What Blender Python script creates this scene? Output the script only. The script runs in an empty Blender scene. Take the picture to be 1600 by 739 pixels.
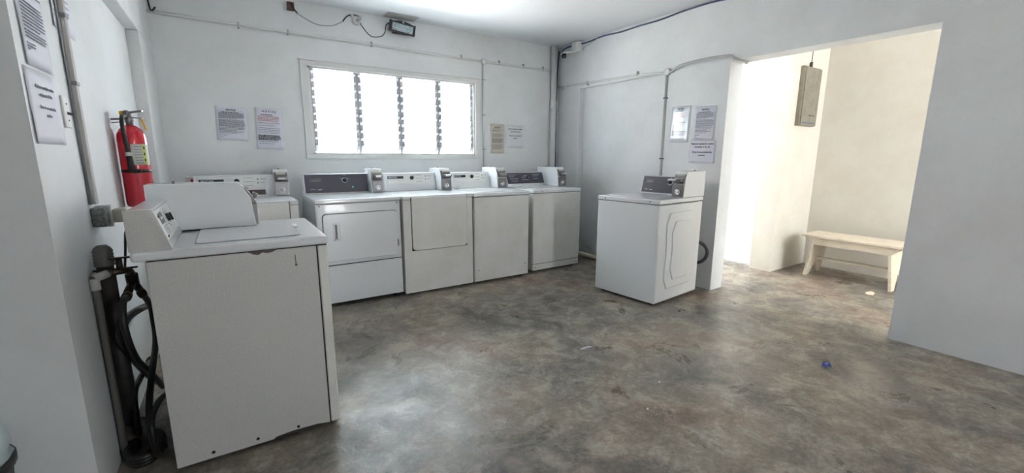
import bpy, bmesh, math, random
from mathutils import Vector, Matrix
random.seed(4)
S = bpy.context.scene
COL = S.collection
PI = math.pi
def R_(d): return math.radians(d)

# ------------------------------------------------------------------ camera, world, light, exposure
FPX = 669.2266; CAMZ = 1.2612; YAW = 0.5777; PITCH = 0.1838; ROLL = 0.0042
cam_d = bpy.data.cameras.new('camera'); cam = bpy.data.objects.new('camera', cam_d); COL.objects.link(cam)
cam_d.sensor_width = 36; cam_d.sensor_fit = 'HORIZONTAL'; cam_d.lens = FPX/1600*36; cam_d.clip_start = 0.02
f = Vector((math.sin(YAW)*math.cos(PITCH), math.cos(YAW)*math.cos(PITCH), -math.sin(PITCH)))
r = Vector((math.cos(YAW), -math.sin(YAW), 0)); u = r.cross(f)
r2 = r*math.cos(ROLL) + u*math.sin(ROLL); u2 = -r*math.sin(ROLL) + u*math.cos(ROLL)
M = Matrix((r2, u2, -f)).transposed().to_4x4(); M.translation = (0, 0, CAMZ); cam.matrix_world = M
S.camera = cam

W = bpy.data.worlds.new('sky'); S.world = W; W.use_nodes = True
bg = W.node_tree.nodes['Background']; bg.inputs[0].default_value = (0.86, 0.93, 1.0, 1); bg.inputs[1].default_value = 11.0

def sun(name, rot, e, col, ang=2):
    l = bpy.data.lights.new(name, 'SUN'); l.energy = e; l.color = col; l.angle = R_(ang)
    o = bpy.data.objects.new(name, l); COL.objects.link(o); o.rotation_euler = rot; return o
sun('sun', (R_(24), R_(-22), 0), 62.0, (1.0, 0.94, 0.86))     # high sun, shining onto the yards round the building
def area(name, loc, rot, sx, sy, e, col, portal=False):
    l = bpy.data.lights.new(name, 'AREA'); l.shape = 'RECTANGLE'; l.size = sx; l.size_y = sy; l.energy = e; l.color = col
    if portal: l.cycles.is_portal = True
    o = bpy.data.objects.new(name, l); COL.objects.link(o); o.location = loc; o.rotation_euler = rot; return o
area('window_daylight', (1.59, 4.85, 1.69), (R_(-90), 0, 0), 1.9, 0.9, 1, (1, 1, 1), True)
area('rear_gap_portal', (1.7, -3.3, 1.05), (R_(90), 0, 0), 1.0, 2.1, 1, (1, 1, 1), True)  # portal over the added gap in the unseen rear wall

S.view_settings.view_transform = 'Standard'; S.view_settings.look = 'None'
S.view_settings.exposure = 0.95; S.view_settings.gamma = 1.0; S.view_settings.use_curve_mapping = False

# ------------------------------------------------------------------ materials
def lin(h):
    return tuple(((c/255)/12.92 if c/255 <= .04045 else ((c/255+.055)/1.055)**2.4) for c in h)+(1,)
def pmat(name, col, rough=.5, metal=0, noise=None, bump=None, spec=.5, coat=0, trans=0, alpha=1):
    m = bpy.data.materials.new(name); m.use_nodes = True; n = m.node_tree.nodes; L = m.node_tree.links
    b = n['Principled BSDF']; b.inputs['Base Color'].default_value = lin(col); b.inputs['Roughness'].default_value = rough
    b.inputs['Metallic'].default_value = metal; b.inputs['Specular IOR Level'].default_value = spec
    b.inputs['Coat Weight'].default_value = coat; b.inputs['Transmission Weight'].default_value = trans; b.inputs['Alpha'].default_value = alpha
    tc = n.new('ShaderNodeTexCoord')
    if noise:
        col2, sc, lo, hi = noise
        t = n.new('ShaderNodeTexNoise'); t.inputs['Scale'].default_value = sc; t.inputs['Detail'].default_value = 8; t.inputs['Roughness'].default_value = .65
        L.new(tc.outputs['Object'], t.inputs['Vector'])
        cr = n.new('ShaderNodeValToRGB'); cr.color_ramp.elements[0].position = lo; cr.color_ramp.elements[1].position = hi
        cr.color_ramp.elements[0].color = lin(col2); cr.color_ramp.elements[1].color = lin(col)
        L.new(t.outputs['Fac'], cr.inputs['Fac']); L.new(cr.outputs['Color'], b.inputs['Base Color'])
    if bump:
        sc, st, di = bump
        t = n.new('ShaderNodeTexNoise'); t.inputs['Scale'].default_value = sc; t.inputs['Detail'].default_value = 6
        L.new(tc.outputs['Object'], t.inputs['Vector'])
        bp = n.new('ShaderNodeBump'); bp.inputs['Strength'].default_value = st; bp.inputs['Distance'].default_value = di
        L.new(t.outputs['Fac'], bp.inputs['Height']); L.new(bp.outputs['Normal'], b.inputs['Normal'])
    return m
WALL = pmat('wall_paint', (226, 228, 229), .55, noise=((214, 215, 215), 1.6, .3, .6), bump=(14, .12, .01))
WALLN = pmat('corridor_paint', (232, 227, 216), .6, noise=((223, 216, 203), 2.2, .3, .6), bump=(14, .12, .01))
CEIL = pmat('ceiling_paint', (226, 228, 230), .5, bump=(5, .15, .02))
ENAMEL = pmat('white_enamel', (226, 228, 230), .22, coat=.4)
ENAMEL2 = pmat('warm_enamel', (228, 227, 223), .42, noise=((217, 214, 205), 3.0, .3, .6))
ENAMEL3 = pmat('textured_enamel', (206, 205, 202), .5, noise=((196, 195, 191), 160, .4, .6), bump=(260, .35, .002))
DARK = pmat('dark_gap', (40, 38, 36), .8)  # near-black for slabs that draw shaded gaps; also the feet
STEEL = pmat('brushed_steel', (128, 125, 126), .36, .8)
DSTEEL = pmat('dark_steel', (92, 84, 86), .35, .7)
CHROME = pmat('chrome', (225, 225, 228), .12, 1)
CPANEL = pmat('console_charcoal', (66, 64, 76), .35)
BLACK = pmat('black_plastic', (22, 22, 26), .4)
RUBBER = pmat('black_rubber', (20, 19, 18), .45)
WHITEP = pmat('white_plastic', (225, 225, 222), .4)
GREYTXT = pmat('grey_print', (122, 122, 132), .8)
INK = pmat('black_print', (45, 45, 52), .8)
REDINK = pmat('red_print', (186, 120, 120), .8)
PALEINK = pmat('pale_print', (205, 210, 222), .6)
PAPER = pmat('white_paper', (222, 222, 232), .6)
PAPERY = pmat('beige_paper', (208, 202, 188), .6)
PAPERL = pmat('laminated_paper', (226, 230, 236), .12, coat=1)
TRUNK = pmat('grey_conduit', (176, 174, 170), .5)
PVC = pmat('painted_pipe', (214, 214, 212), .4)
RED = pmat('extinguisher_red', (205, 14, 42), .25, coat=.6)
YELLOW = pmat('yellow_plastic', (232, 180, 30), .45)
LABEL = pmat('label_print', (196, 196, 186), .5)
LABELY = pmat('label_yellow', (200, 205, 70), .5)
WOOD = pmat('cream_painted_wood', (232, 220, 200), .5, noise=((212, 196, 172), 9, .25, .5))
PANELG = pmat('grey_metal_panel', (150, 145, 132), .5, .2, noise=((136, 130, 116), 12, .35, .6))
BRASS = pmat('old_brass', (70, 62, 52), .45, .7)
IRON = pmat('stained_black_pipe', (22, 20, 19), .6, noise=((48, 43, 39), 9, .4, .7))
BAG = pmat('pale_plastic_bag', (190, 205, 208), .3)
CLIP = pmat('pale_aluminium', (172, 174, 178), .4, .2)
ALU = pmat('aluminium', (150, 152, 155), .45, .5)
DOORW = pmat('door_paint', (238, 236, 230), .4)
BLUE = pmat('blue_wrapper', (50, 70, 160), .3)
CREAM = pmat('cream_scrap', (232, 218, 196), .6)
CABLEB = pmat('blue_grey_cable', (62, 72, 104), .5)
CABLEW = pmat('white_cable', (176, 178, 180), .5)
YARD = pmat('yard_concrete', (208, 209, 210), .8)
ROOFR = pmat('red_roof', (190, 70, 60), .7)
LEAF = pmat('green_leaf', (90, 150, 80), .6)
RUST = pmat('brown_box', (96, 70, 58), .6)
LENS = pmat('led_lens', (120, 140, 150), .25, noise=((190, 205, 210), 130, .45, .55))
GREENL = pmat('green_button', (70, 190, 150), .4)

def glass():
    m = bpy.data.materials.new('clear_louvre_glass'); m.use_nodes = True; n = m.node_tree.nodes; L = m.node_tree.links
    n.remove(n['Principled BSDF']); out = n['Material Output']
    t = n.new('ShaderNodeBsdfTransparent'); t.inputs[0].default_value = (.97, .99, .985, 1)
    g = n.new('ShaderNodeBsdfGlossy'); g.inputs['Roughness'].default_value = .03
    mx = n.new('ShaderNodeMixShader'); mx.inputs[0].default_value = .06; L.new(t.outputs[0], mx.inputs[1]); L.new(g.outputs[0], mx.inputs[2]); L.new(mx.outputs[0], out.inputs[0])
    return m
GLASS = glass()

def floor_mat():
    m = bpy.data.materials.new('polished_concrete'); m.use_nodes = True; n = m.node_tree.nodes; L = m.node_tree.links
    b = n['Principled BSDF']; tc = n.new('ShaderNodeTexCoord')
    def nz(sc, det=8, ro=.6, dist=0, vec=None):
        t = n.new('ShaderNodeTexNoise'); t.inputs['Scale'].default_value = sc; t.inputs['Detail'].default_value = det; t.inputs['Roughness'].default_value = ro; t.inputs['Distortion'].default_value = dist
        L.new(vec or tc.outputs['Object'], t.inputs['Vector']); return t.outputs['Fac']
    def ramp(fac, *els):
        c = n.new('ShaderNodeValToRGB'); e = c.color_ramp.elements
        e[0].position, e[0].color = els[0][0], lin(els[0][1]); e[1].position, e[1].color = els[-1][0], lin(els[-1][1])
        for p, cc in els[1:-1]:
            q = e.new(p); q.color = lin(cc)
        L.new(fac, c.inputs[0]); return c.outputs[0]
    def mix(fac, a, bb, mode='MIX'):
        x = n.new('ShaderNodeMix'); x.data_type = 'RGBA'; x.blend_type = mode
        if isinstance(fac, float): x.inputs[0].default_value = fac
        else: L.new(fac, x.inputs[0])
        L.new(a, x.inputs[6]); L.new(bb, x.inputs[7]); return x.outputs[2]
    big = ramp(nz(1.3, 8, .6, .4), (.36, (96, 92, 88)), (.45, (134, 128, 120)), (.54, (172, 160, 142)), (.62, (150, 124, 104)))
    mid = ramp(nz(5.5, 12, .75, .5), (.40, (72, 68, 64)), (.5, (142, 134, 124)), (.60, (208, 199, 184)))
    c = mix(.45, big, mid)
    st = nz(13, 12, .8, .8)
    stf = ramp(st, (.53, (0, 0, 0)), (.66, (170, 170, 170)))
    light = n.new('ShaderNodeRGB'); light.outputs[0].default_value = lin((188, 184, 174))
    c = mix(stf, c, light.outputs[0])
    fine = ramp(nz(38, 10, .8), (.3, (176, 176, 176)), (.68, (255, 255, 255)))
    c = mix(1.0, c, fine, 'MULTIPLY')
    L.new(c, b.inputs['Base Color'])
    rr = n.new('ShaderNodeMapRange'); L.new(nz(2.4, 8, .7, .5), rr.inputs[0]); rr.inputs[1].default_value = .3; rr.inputs[2].default_value = .7
    rr.inputs[3].default_value = .2; rr.inputs[4].default_value = .55; L.new(rr.outputs[0], b.inputs['Roughness'])
    bp = n.new('ShaderNodeBump'); bp.inputs['Strength'].default_value = .35; bp.inputs['Distance'].default_value = .008
    L.new(nz(9, 10, .65, .4), bp.inputs['Height']); L.new(bp.outputs['Normal'], b.inputs['Normal'])
    b.inputs['Specular IOR Level'].default_value = .5
    return m
FLOOR = floor_mat()

# ------------------------------------------------------------------ geometry helpers
class MB:
    def __init__(s): s.bm = bmesh.new(); s.mi = 0
    def _new(s, before):
        for fc in s.bm.faces:
            if fc.index == -1 or fc not in before: pass
    def box(s, x0, y0, z0, x1, y1, z1, bev=0, seg=2, M=None, mi=0):
        t = bmesh.new(); bmesh.ops.create_cube(t, size=1)
        for v in t.verts: v.co = Vector(((x0+x1)/2+v.co.x*(x1-x0), (y0+y1)/2+v.co.y*(y1-y0), (z0+z1)/2+v.co.z*(z1-z0)))
        if bev: bmesh.ops.bevel(t, geom=t.edges[:], offset=bev, segments=seg, profile=.5, affect='EDGES')
        return s.add(t, M, mi)
    def add(s, t, M=None, mi=0):
        if M is not None: bmesh.ops.transform(t, matrix=M, verts=t.verts)
        for fc in t.faces: fc.material_index = mi
        me = bpy.data.meshes.new('tmp'); t.to_mesh(me); t.free(); s.bm.from_mesh(me); bpy.data.meshes.remove(me); return s
    def prism(s, pts, x0, x1, axis='x', bev=0, M=None, mi=0):   # profile extruded along an axis
        t = bmesh.new()
        def P(a, b, c): return {'x': (c, a, b), 'y': (a, c, b), 'z': (a, b, c)}[axis]
        A = [t.verts.new(P(a, b, x0)) for a, b in pts]; B = [t.verts.new(P(a, b, x1)) for a, b in pts]
        t.faces.new(A); t.faces.new(B[::-1]); k = len(pts)
        for i in range(k): t.faces.new((A[i], B[i], B[(i+1) % k], A[(i+1) % k]))
        bmesh.ops.recalc_face_normals(t, faces=t.faces)
        if bev: bmesh.ops.bevel(t, geom=t.edges[:], offset=bev, segments=2, profile=.5, affect='EDGES')
        return s.add(t, M, mi)
    def lathe(s, prof, c, axis=(0, 0, 1), n=24, mi=0):          # prof: (radius, height)
        t = bmesh.new(); rings = []
        for ra, h in prof: rings.append([t.verts.new((max(ra, 1e-5)*math.cos(2*PI*i/n), max(ra, 1e-5)*math.sin(2*PI*i/n), h)) for i in range(n)])
        for a, b in zip(rings, rings[1:]):
            for i in range(n): t.faces.new((a[i], a[(i+1) % n], b[(i+1) % n], b[i]))
        t.faces.new(rings[0][::-1]); t.faces.new(rings[-1])
        q = Vector((0, 0, 1)).rotation_difference(Vector(axis).normalized()).to_matrix().to_4x4()
        for fc in t.faces: fc.smooth = True
        for e in t.edges:
            if len(e.link_faces) == 2 and e.calc_face_angle(0) > .6: e.smooth = False
        return s.add(t, Matrix.Translation(c) @ q, mi)
    def rod(s, a, b, ra, rb=None, n=14, mi=0):
        a = Vector(a); b = Vector(b); return s.lathe([(ra, 0), (rb if rb else ra, (b-a).length)], a, b-a, n, mi)
    def tube(s, pts, ra, n=10, smooth=4, mi=0):
        P = [Vector(p) for p in pts]
        if smooth > 1 and len(P) > 2:
            Q = []
            for i in range(len(P)-1):
                p0 = P[max(i-1, 0)]; p1 = P[i]; p2 = P[i+1]; p3 = P[min(i+2, len(P)-1)]
                for k in range(smooth):
                    t = k/smooth
                    Q.append(.5*((2*p1)+(-p0+p2)*t+(2*p0-5*p1+4*p2-p3)*t*t+(-p0+3*p1-3*p2+p3)*t**3))
            Q.append(P[-1]); P = Q
        t = bmesh.new(); rings = []; up = None
        for i, p in enumerate(P):
            d = (P[min(i+1, len(P)-1)]-P[max(i-1, 0)]).normalized()
            if up is None: up = d.orthogonal().normalized()
            up = (up-d*up.dot(d)).normalized(); w = d.cross(up)
            rings.append([t.verts.new(p+up*ra*math.cos(2*PI*k/n)+w*ra*math.sin(2*PI*k/n)) for k in range(n)])
        for a, b in zip(rings, rings[1:]):
            for k in range(n): t.faces.new((a[k], a[(k+1) % n], b[(k+1) % n], b[k]))
        t.faces.new(rings[0][::-1]); t.faces.new(rings[-1])
        for fc in t.faces: fc.smooth = True
        bmesh.ops.recalc_face_normals(t, faces=t.faces)
        return s.add(t, None, mi)
    def build(s, name, mats, parent=None, **kw):
        me = bpy.data.meshes.new(name); s.bm.to_mesh(me); s.bm.free()
        for m in (mats if isinstance(mats, (list, tuple)) else [mats]): me.materials.append(m)
        o = bpy.data.objects.new(name, me); COL.objects.link(o); o.parent = parent
        for k, v in kw.items(): o[k] = v
        return o
def rrect(w, h, ra, n=5, cx=0, cz=0):
    out = []
    for (sx, sz, a0) in ((1, 1, 0), (-1, 1, 90), (-1, -1, 180), (1, -1, 270)):
        for i in range(n+1):
            a = R_(a0+90*i/n); out.append((cx+sx*(w/2-ra)+ra*math.cos(a), cz+sz*(h/2-ra)+ra*math.sin(a)))
    return out
def thing(name, label, cat, loc=(0, 0, 0), rz=0, group=None):
    o = bpy.data.objects.new(name, None); COL.objects.link(o); o.location = loc; o.rotation_euler = (0, 0, rz); o.empty_display_size = .1
    o['label'] = label; o['category'] = cat
    if group: o['group'] = group
    return o
def struct(name, mb, mat, parent=None):
    return mb.build(name, mat, parent, kind='structure')
def text_bm(body, size, M, align='CENTER', extrude=.0004, sx=1, bold=0.0):
    cu = bpy.data.curves.new('t', 'FONT'); cu.body = body; cu.size = size; cu.align_x = align; cu.align_y = 'CENTER'; cu.extrude = extrude; cu.offset = bold; cu.resolution_u = 2; cu.space_line = .95
    o = bpy.data.objects.new('t', cu); COL.objects.link(o); bpy.context.view_layer.update()
    me = bpy.data.meshes.new_from_object(o.evaluated_get(bpy.context.evaluated_depsgraph_get()))
    bpy.data.objects.remove(o); bpy.data.curves.remove(cu)
    me.transform(M @ Matrix.Diagonal((sx, 1, 1, 1)))
    return me
def add_text(mb, body, size, M, mi=0, **kw):
    me = text_bm(body, size, M, **kw); k = len(mb.bm.faces); mb.bm.from_mesh(me); bpy.data.meshes.remove(me); mb.bm.faces.ensure_lookup_table()
    for fc in mb.bm.faces[k:]: fc.material_index = mi
FACE_Y = Matrix.Rotation(PI/2, 4, 'X')     # text lying in xz, read from -Y

# ------------------------------------------------------------------ setting
YB = 4.621; ZC = 2.65
K = 0.0228
def XW(y): return 3.7285+K*(YB-y)                        # right wall face
def wprism(y0, y1, z0, z1, d0, d1, name, mat=WALL):     # wall piece between two depths behind the right wall face
    m = MB(); m.prism([(XW(y0)+d0, y0), (XW(y0)+d1, y0), (XW(y1)+d1, y1), (XW(y1)+d0, y1)], z0, z1, 'z')
    return struct(name, m, mat)
m = MB(); m.box(-4, -3.2, -.1, 6.2, YB+.0, 0); m.box(3.9, YB, -.1, 6.2, 6.2, 0); struct('floor', m, FLOOR)
m = MB(); m.box(-4, -3.2, ZC, 4.0, YB+.25, ZC+.12); struct('ceiling', m, CEIL)
m = MB(); m.box(4.0, -3.0, 2.95, 6.2, 6.2, 3.05); struct('ceiling_corridor', m, CEIL)  # unseen roof, its ends set to limit sun and sky light
# back wall with the window hole
WL, WR, WB, WT = .70, 2.485, 1.275, 2.10
m = MB(); m.box(-.9, YB, 0, WL, YB+.18, ZC); m.box(WR, YB, 0, 4.0, YB+.18, ZC); m.box(WL, YB, 0, WR, YB+.18, WB); m.box(WL, YB, WT, WR, YB+.18, ZC)
struct('wall_back', m, WALL)
# left wall, beam and column at its far end
m = MB(); m.box(-.9, 1.94, 0, -.5, YB, ZC); m.box(-4, 1.94, 0, -.9, 2.15, ZC)
struct('wall_left', m, WALL)
m = MB(); m.box(-.52, 4.0, 0, -.43, YB+.01, 2.095, .006); m.box(-.52, 1.96, 2.095, -.43, YB+.01, ZC, .006); struct('trim_1', m, WALL)
# right wall
wprism(.9414, YB+.1, 2.10, ZC+.01, 0, .2, 'wall_right')
wprism(-3.2, .9414, 0, ZC+.01, 0, .2, 'wall_right_near')
wprism(4.2, YB+.1, 0, 2.10, 0, .2, 'wall_right_pier')
wprism(2.86, 4.2, 0, 2.10, .065, .2, 'wall_right_panel')
wprism(2.29, 2.86, 0, 2.10, 0, .19, 'wall_right_pillar')
# corridor behind the opening
m = MB(); m.box(4.98, 2.33, 0, 5.95, 2.56, 2.96); m.box(5.2, 2.56, 0, 5.95, 2.60, 2.96); m.box(5.2, 2.6, 2.09, 5.95, 6.2, 2.96); m.box(5.2, 3.45, 0, 5.95, 6.2, 2.2); struct('wall_corridor', m, WALLN)
m = MB(); m.box(5.77, -4.2, 0, 5.95, 2.34, 2.96); m.box(3.9, -3.3, 0, 5.8, -3.2, 1.0); m.box(5.2, -3.3, 1.0, 5.8, -3.2, 2.96); struct('wall_niche', m, WALLN)  # unseen near-end pieces added to cut the sun in the niche
m = MB(); m.box(3.95, -3.2, 2.64, 4.02, YB+.2, 2.96); struct('wall_corridor_upper', m, WALLN)
# the white door in the corridor
m = MB(); m.box(5.19, 2.585, 0.0, 5.22, 2.63, 2.10); m.box(5.19, 3.40, 0, 5.22, 3.455, 2.10); m.box(5.19, 2.585, 2.075, 5.22, 3.455, 2.115)
d = struct('door_1', m, DOORW)
m = MB(); m.box(5.2, 2.632, .012, 5.24, 3.398, 2.073, .003); m.build('door_leaf', DOORW, d)
m = MB(); m.rod((5.2, 3.33, 1.0), (5.15, 3.33, 1.0), .012); m.rod((5.155, 3.34, 1.0), (5.155, 3.22, 1.0), .009); m.build('door_handle', STEEL, d)
# side and rear walls of the room behind the camera: rear gap is added, unseen, sized for dim fill daylight
m = MB(); m.box(-4.15, -3.2, 0, -4, 2.15, ZC); struct('wall_left_far', m, WALL)
m = MB(); m.box(-4.15, -3.35, 0, 1.2, -3.2, ZC); m.box(2.2, -3.35, 0, 4.0, -3.2, ZC); m.box(1.2, -3.35, 2.1, 2.2, -3.2, ZC); m.box(1.2, -3.35, 0, 1.75, -3.2, 2.1); struct('wall_rear', m, WALL)
# outdoor ground
m = MB(); m.box(-12, YB+.18, -.25, 3.9, 14, -.1); m.box(3.9, 6.2, -.25, 14, 14, -.1); m.box(-12, -14, -.25, 14, -3.2, -.1); struct('ground_yard', m, YARD)

# window: frame, mullions, clips, panes
m = MB()
for a in ((WL-.065, WB-.04, WR+.065, WB), (WL-.065, WT, WR+.065, WT+.045)): m.box(a[0], YB-.018, a[1], a[2], YB+.02, a[3], .003)
for a in ((WL-.065, WL), (WR, WR+.065)): m.box(a[0], YB-.018, WB, a[1], YB+.02, WT, .003)
m.box(WL-.075, YB-.03, WT+.045, WR+.075, YB+.0, WT+.053)
m.box(WL, YB+.0, WB, WL+.02, YB+.1, WT); m.box(WR-.02, YB+.0, WB, WR, YB+.1, WT); m.box(WL, YB, WT-.02, WR, YB+.1, WT); m.box(WL, YB+.0, WB, WR, YB+.12, WB+.02)
win = struct('window_1', m, PVC)
cxs = [WL+.02+(WR-WL-.04)*i/4 for i in range(5)]
NS = 10; zs = [WB+.03+(WT-WB-.05)*(i+.5)/NS for i in range(NS)]
panes = MB()
for i in range(4):
    x0, x1 = cxs[i]+.017, cxs[i+1]-.017
    for z in zs:
        panes.box(x0, -.049, -.002, x1, .049, .002, M=Matrix.Translation((0, YB+.06, z)) @ Matrix.Rotation(R_(-38), 4, 'X'))
for i in range(5):
    mm = MB(); c = cxs[i]; mm.box(c-.011, YB+.03, WB+.02, c+.011, YB+.075, WT-.02); mm.build('mullion', CLIP, win)
    cl = MB()
    for sx in ((-1, 1) if 0 < i < 4 else ((1,) if i == 0 else (-1,))):
        for z in zs:
            x0, x1 = sorted((c+sx*.010, c+sx*.036))
            T = Matrix.Translation((0, YB+.055, z)) @ Matrix.Rotation(R_(-38), 4, 'X')
            cl.box(x0, -.05, -.006, x1, .045, .009, M=T)
            cl.prism([(-.045, -.004), (-.082, .034), (-.060, .036), (-.030, .008)], x0, x1, 'x', M=T)
    cl.build('louvre_clips', CLIP, win)
panes.build('louvre_panes', GLASS, win)

# outside, seen burnt out through the window
t = thing('neighbour_building', 'pale building with a red eave beyond the louvre window', 'building', (1.5, 9.5, -.1))
m = MB(); m.box(-6, 0, 0, 3.2, .3, 3.3); m.build('wall', YARD, t)
m = MB(); m.prism([(-.5, 3.2), (.4, 3.2), (.4, 3.6)], -6.2, 3.4, 'x'); m.build('eave', ROOFR, t)

# ------------------------------------------------------------------ washers and dryers
LIDZ = .915
def coin_meter(t, x0, x1, yf, yb, z0=.917, zt=1.142, slide='plate', steel=STEEL, side_only=False):
    m = MB(); m.prism([(yf, z0), (yb, z0), (yb, zt), (yf+.05, zt), (yf+.022, zt-.055)] if not side_only else [(yf, z0), (yb, z0), (yb, zt), (yf+.055, zt), (yf+.012, zt-.075)], x0, x1, 'x', .003)
    c = m.build('coin_meter', ENAMEL, t)
    zm = z0+(zt-z0)*.52; w = x1-x0
    def slope(z):  # front face y at height z
        k = (z-z0)/(zt-.055-z0); return yf+.022*k if k < 1 else yf+.022+.028*(z-(zt-.055))/.055
    m = MB(); m.prism([(yf-.012, zm+.003), (yf+.02, zm+.003), (slope(zt-.01)+.01, zt-.004), (slope(zt-.055)-.006, zt-.05), ], x0+.003, x1-.003, 'x', .0015); m.build('coin_slide_plate', steel, c)
    m = MB(); m.box(x0+.003, yf-.01, z0+.006, x1-.003, yf+.01, zm-.003, .002); m.build('money_box_door', steel, c)
    cx = (x0+x1)/2
    m = MB(); m.lathe([(.024, 0), (.024, .006), (.019, .006), (.019, .003), (.0, .003)], (cx, yf-.009, z0+.05), (0, -1, 0), 20)
    m.lathe([(.010, 0), (.010, .009), (0, .009)], (cx, yf-.009, z0+.05), (0, -1, 0), 16); m.build('lock', CHROME, c)
    zs_ = zm+.028
    dp = .012 if side_only else .045
    m = MB(); m.box(x0+.018, yf-dp, zs_-.006, x1-.012, yf, zs_+.02, .003); m.build('coin_chute', steel, c)
    if slide == 'long':
        m = MB(); m.box(x0-.002, yf-.085, zs_+.002, x1-.035, yf-.045, zs_+.018, .004); m.box(x0+.01, yf-.06, zs_+.004, x0+.03, yf-.02, zs_+.014); m.build('coin_slide', CHROME, c)
    else:
        m = MB(); m.box(x0+.028, yf-dp-.01, zs_, x1-.03, yf-dp+.005, zs_+.014, .003); m.build('coin_slide', CHROME, c)
    m = MB(); m.box(x0+.02, slope(zt-.04)-.010, zt-.042, x1-.02, slope(zt-.04)+.004, zt-.022); m.build('price_label', LABEL, c)
    m = MB(); m.rod(((x0+x1)/2, yb-.1, zt-.002), ((x0+x1)/2, yb-.1, zt+.010), .006); m.build('screw', DSTEEL, c)
    return c
def console(t, x0, x1, yf, yb, z0, zt, lean, mat, style, brand='MAYTAG'):
    m = MB(); m.prism([(yf, z0), (yb, z0), (yb, zt), (yf+lean, zt)], x0, x1, 'x', .004); c = m.build('console', ENAMEL, t)
    ang = math.atan2(lean, zt-z0); H = math.hypot(lean, zt-z0); w = x1-x0
    T = Matrix.Translation((x0, yf, z0)) @ Matrix.Rotation(-ang, 4, 'X')     # local frame of the front slope: x along, z up the slope
    def txt(mb, s, size, x, z, mi=0, **kw): add_text(mb, s, size, T @ Matrix.Translation((x, -.0045, z)) @ FACE_Y, mi, **kw)
    if style == 'dark':
        m = MB(); m.box(.012, -.004, .01, w-.006, .002, H-.006, .001, M=T); p = m.build('control_panel', CPANEL, c)
        m = MB(); m.box(w*.09, -.0065, H*.62, w*.26, -.003, H*.76, .001, M=T); m.build('brand_badge', STEEL, p)
        m = MB(); add_text(m, brand, H*.13, T @ Matrix.Translation((w*.175, -.0068, H*.69)) @ FACE_Y, 0, sx=1.2, bold=.0004); m.build('brand_lettering', INK, p)
        m = MB(); kx, kz = w*.62, H*.66
        m.lathe([(.026, .0), (.026, .0012), (.0225, .0012), (.0225, 0)], T @ Vector((kx, -.004, kz)), T.to_3x3() @ Vector((0, -1, 0)), 24); m.build('dial_ring', PALEINK, p)
        m = MB(); m.lathe([(.019, 0), (.017, .016), (0, .016)], T @ Vector((kx, -.004, kz)), T.to_3x3() @ Vector((0, -1, 0)), 20); m.box(kx-.003, -.026, kz-.016, kx+.003, -.018, kz+.016, M=T); m.build('knob', BLACK, p)
        m = MB()
        for (a, b, z) in ((.09, .17, .22), (.20, .27, .22), (.205, .26, .19), (.55, .59, .74), (.655, .70, .74), (.605, .635, .9)): m.box(w*a, -.0048, H*z, w*b, -.0035, H*z+.003, M=T)
        m.build('panel_marks', PALEINK, p)
    elif style == 'dark_tilted':
        m = MB(); m.box(.006, -.004, .035, w-.004, .002, H-.006, .001, M=T); p = m.build('control_panel', CPANEL, c)
        m = MB()
        for (a, b, z) in ((.06, .25, .8), (.06, .2, .68), (.08, .3, .52), (.4, .6, .62), (.45, .55, .74), (.4, .58, .45), (.7, .9, .82), (.72, .86, .7), (.1, .28, .36), (.7, .84, .5)): m.box(w*a, -.0048, H*z, w*b, -.0035, H*z+.0035, M=T)
        m.build('panel_marks', PALEINK, p)
        m = MB(); m.lathe([(.015, 0), (.013, .012), (0, .012)], T @ Vector((w*.55, -.004, H*.62)), T.to_3x3() @ Vector((0, -1, 0)), 16); m.build('knob', BLACK, p)
    elif style == 'white':
        m = MB(); m.box(.03, -.003, H*.38, w*.88, .002, H*.92, .001, M=T); p = m.build('control_panel', WHITEP, c)
        m = MB(); m.box(.035, -.0045, H*.68, w*.36, -.001, H*.82, M=T); q = m.build('name_strip', INK, p)
        m = MB(); add_text(m, brand, H*.10, T @ Matrix.Translation((w*.16, -.0052, H*.75)) @ FACE_Y, 0, sx=1.2, bold=.0003); m.build('brand_lettering', PAPER, p)
        m = MB(); m.lathe([(.02, 0), (.018, .016), (0, .016)], T @ Vector((w*.52, -.003, H*.72)), T.to_3x3() @ Vector((0, -1, 0)), 20); m.box(w*.52-.003, -.022, H*.72-.017, w*.52+.003, -.016, H*.72+.017, M=T); m.build('knob', BLACK, p)
        m = MB()
        for a, z in ((.79, .8), (.79, .62)): m.lathe([(.005, 0), (.005, .003), (0, .003)], T @ Vector((w*a, -.003, H*z)), T.to_3x3() @ Vector((0, -1, 0)), 10)
        m.build('indicator_lights', INK, p)
        m = MB()
        for (a, b, z) in ((.60, .72, .86), (.60, .74, .68), (.60, .72, .5), (.82, .9, .8), (.82, .88, .62)): m.box(w*a, -.0038, H*z, w*b, -.0028, H*z+.003, M=T)
        m.box(w*.2, -.0018, H*.40, w*.82, -.0028, H*.405, M=T)
        m.build('panel_marks', GREYTXT, p)
    return c, T, H
def feet(t, w, d):
    for x in (.06, w-.06):
        for y in (.06, d-.06):
            m = MB(); m.lathe([(.02, 0), (.02, .008), (.009, .008), (.009, .03)], (x, y, 0), n=12); m.build('foot', DARK, t)
def screws(t, pts, mat=INK):
    for (x, y, z) in pts:
        m = MB(); m.lathe([(.006, 0), (.005, .003), (0, .003)], (x, y, z), (0, -1, 0), 10); m.build('screw', mat, t)

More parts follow.
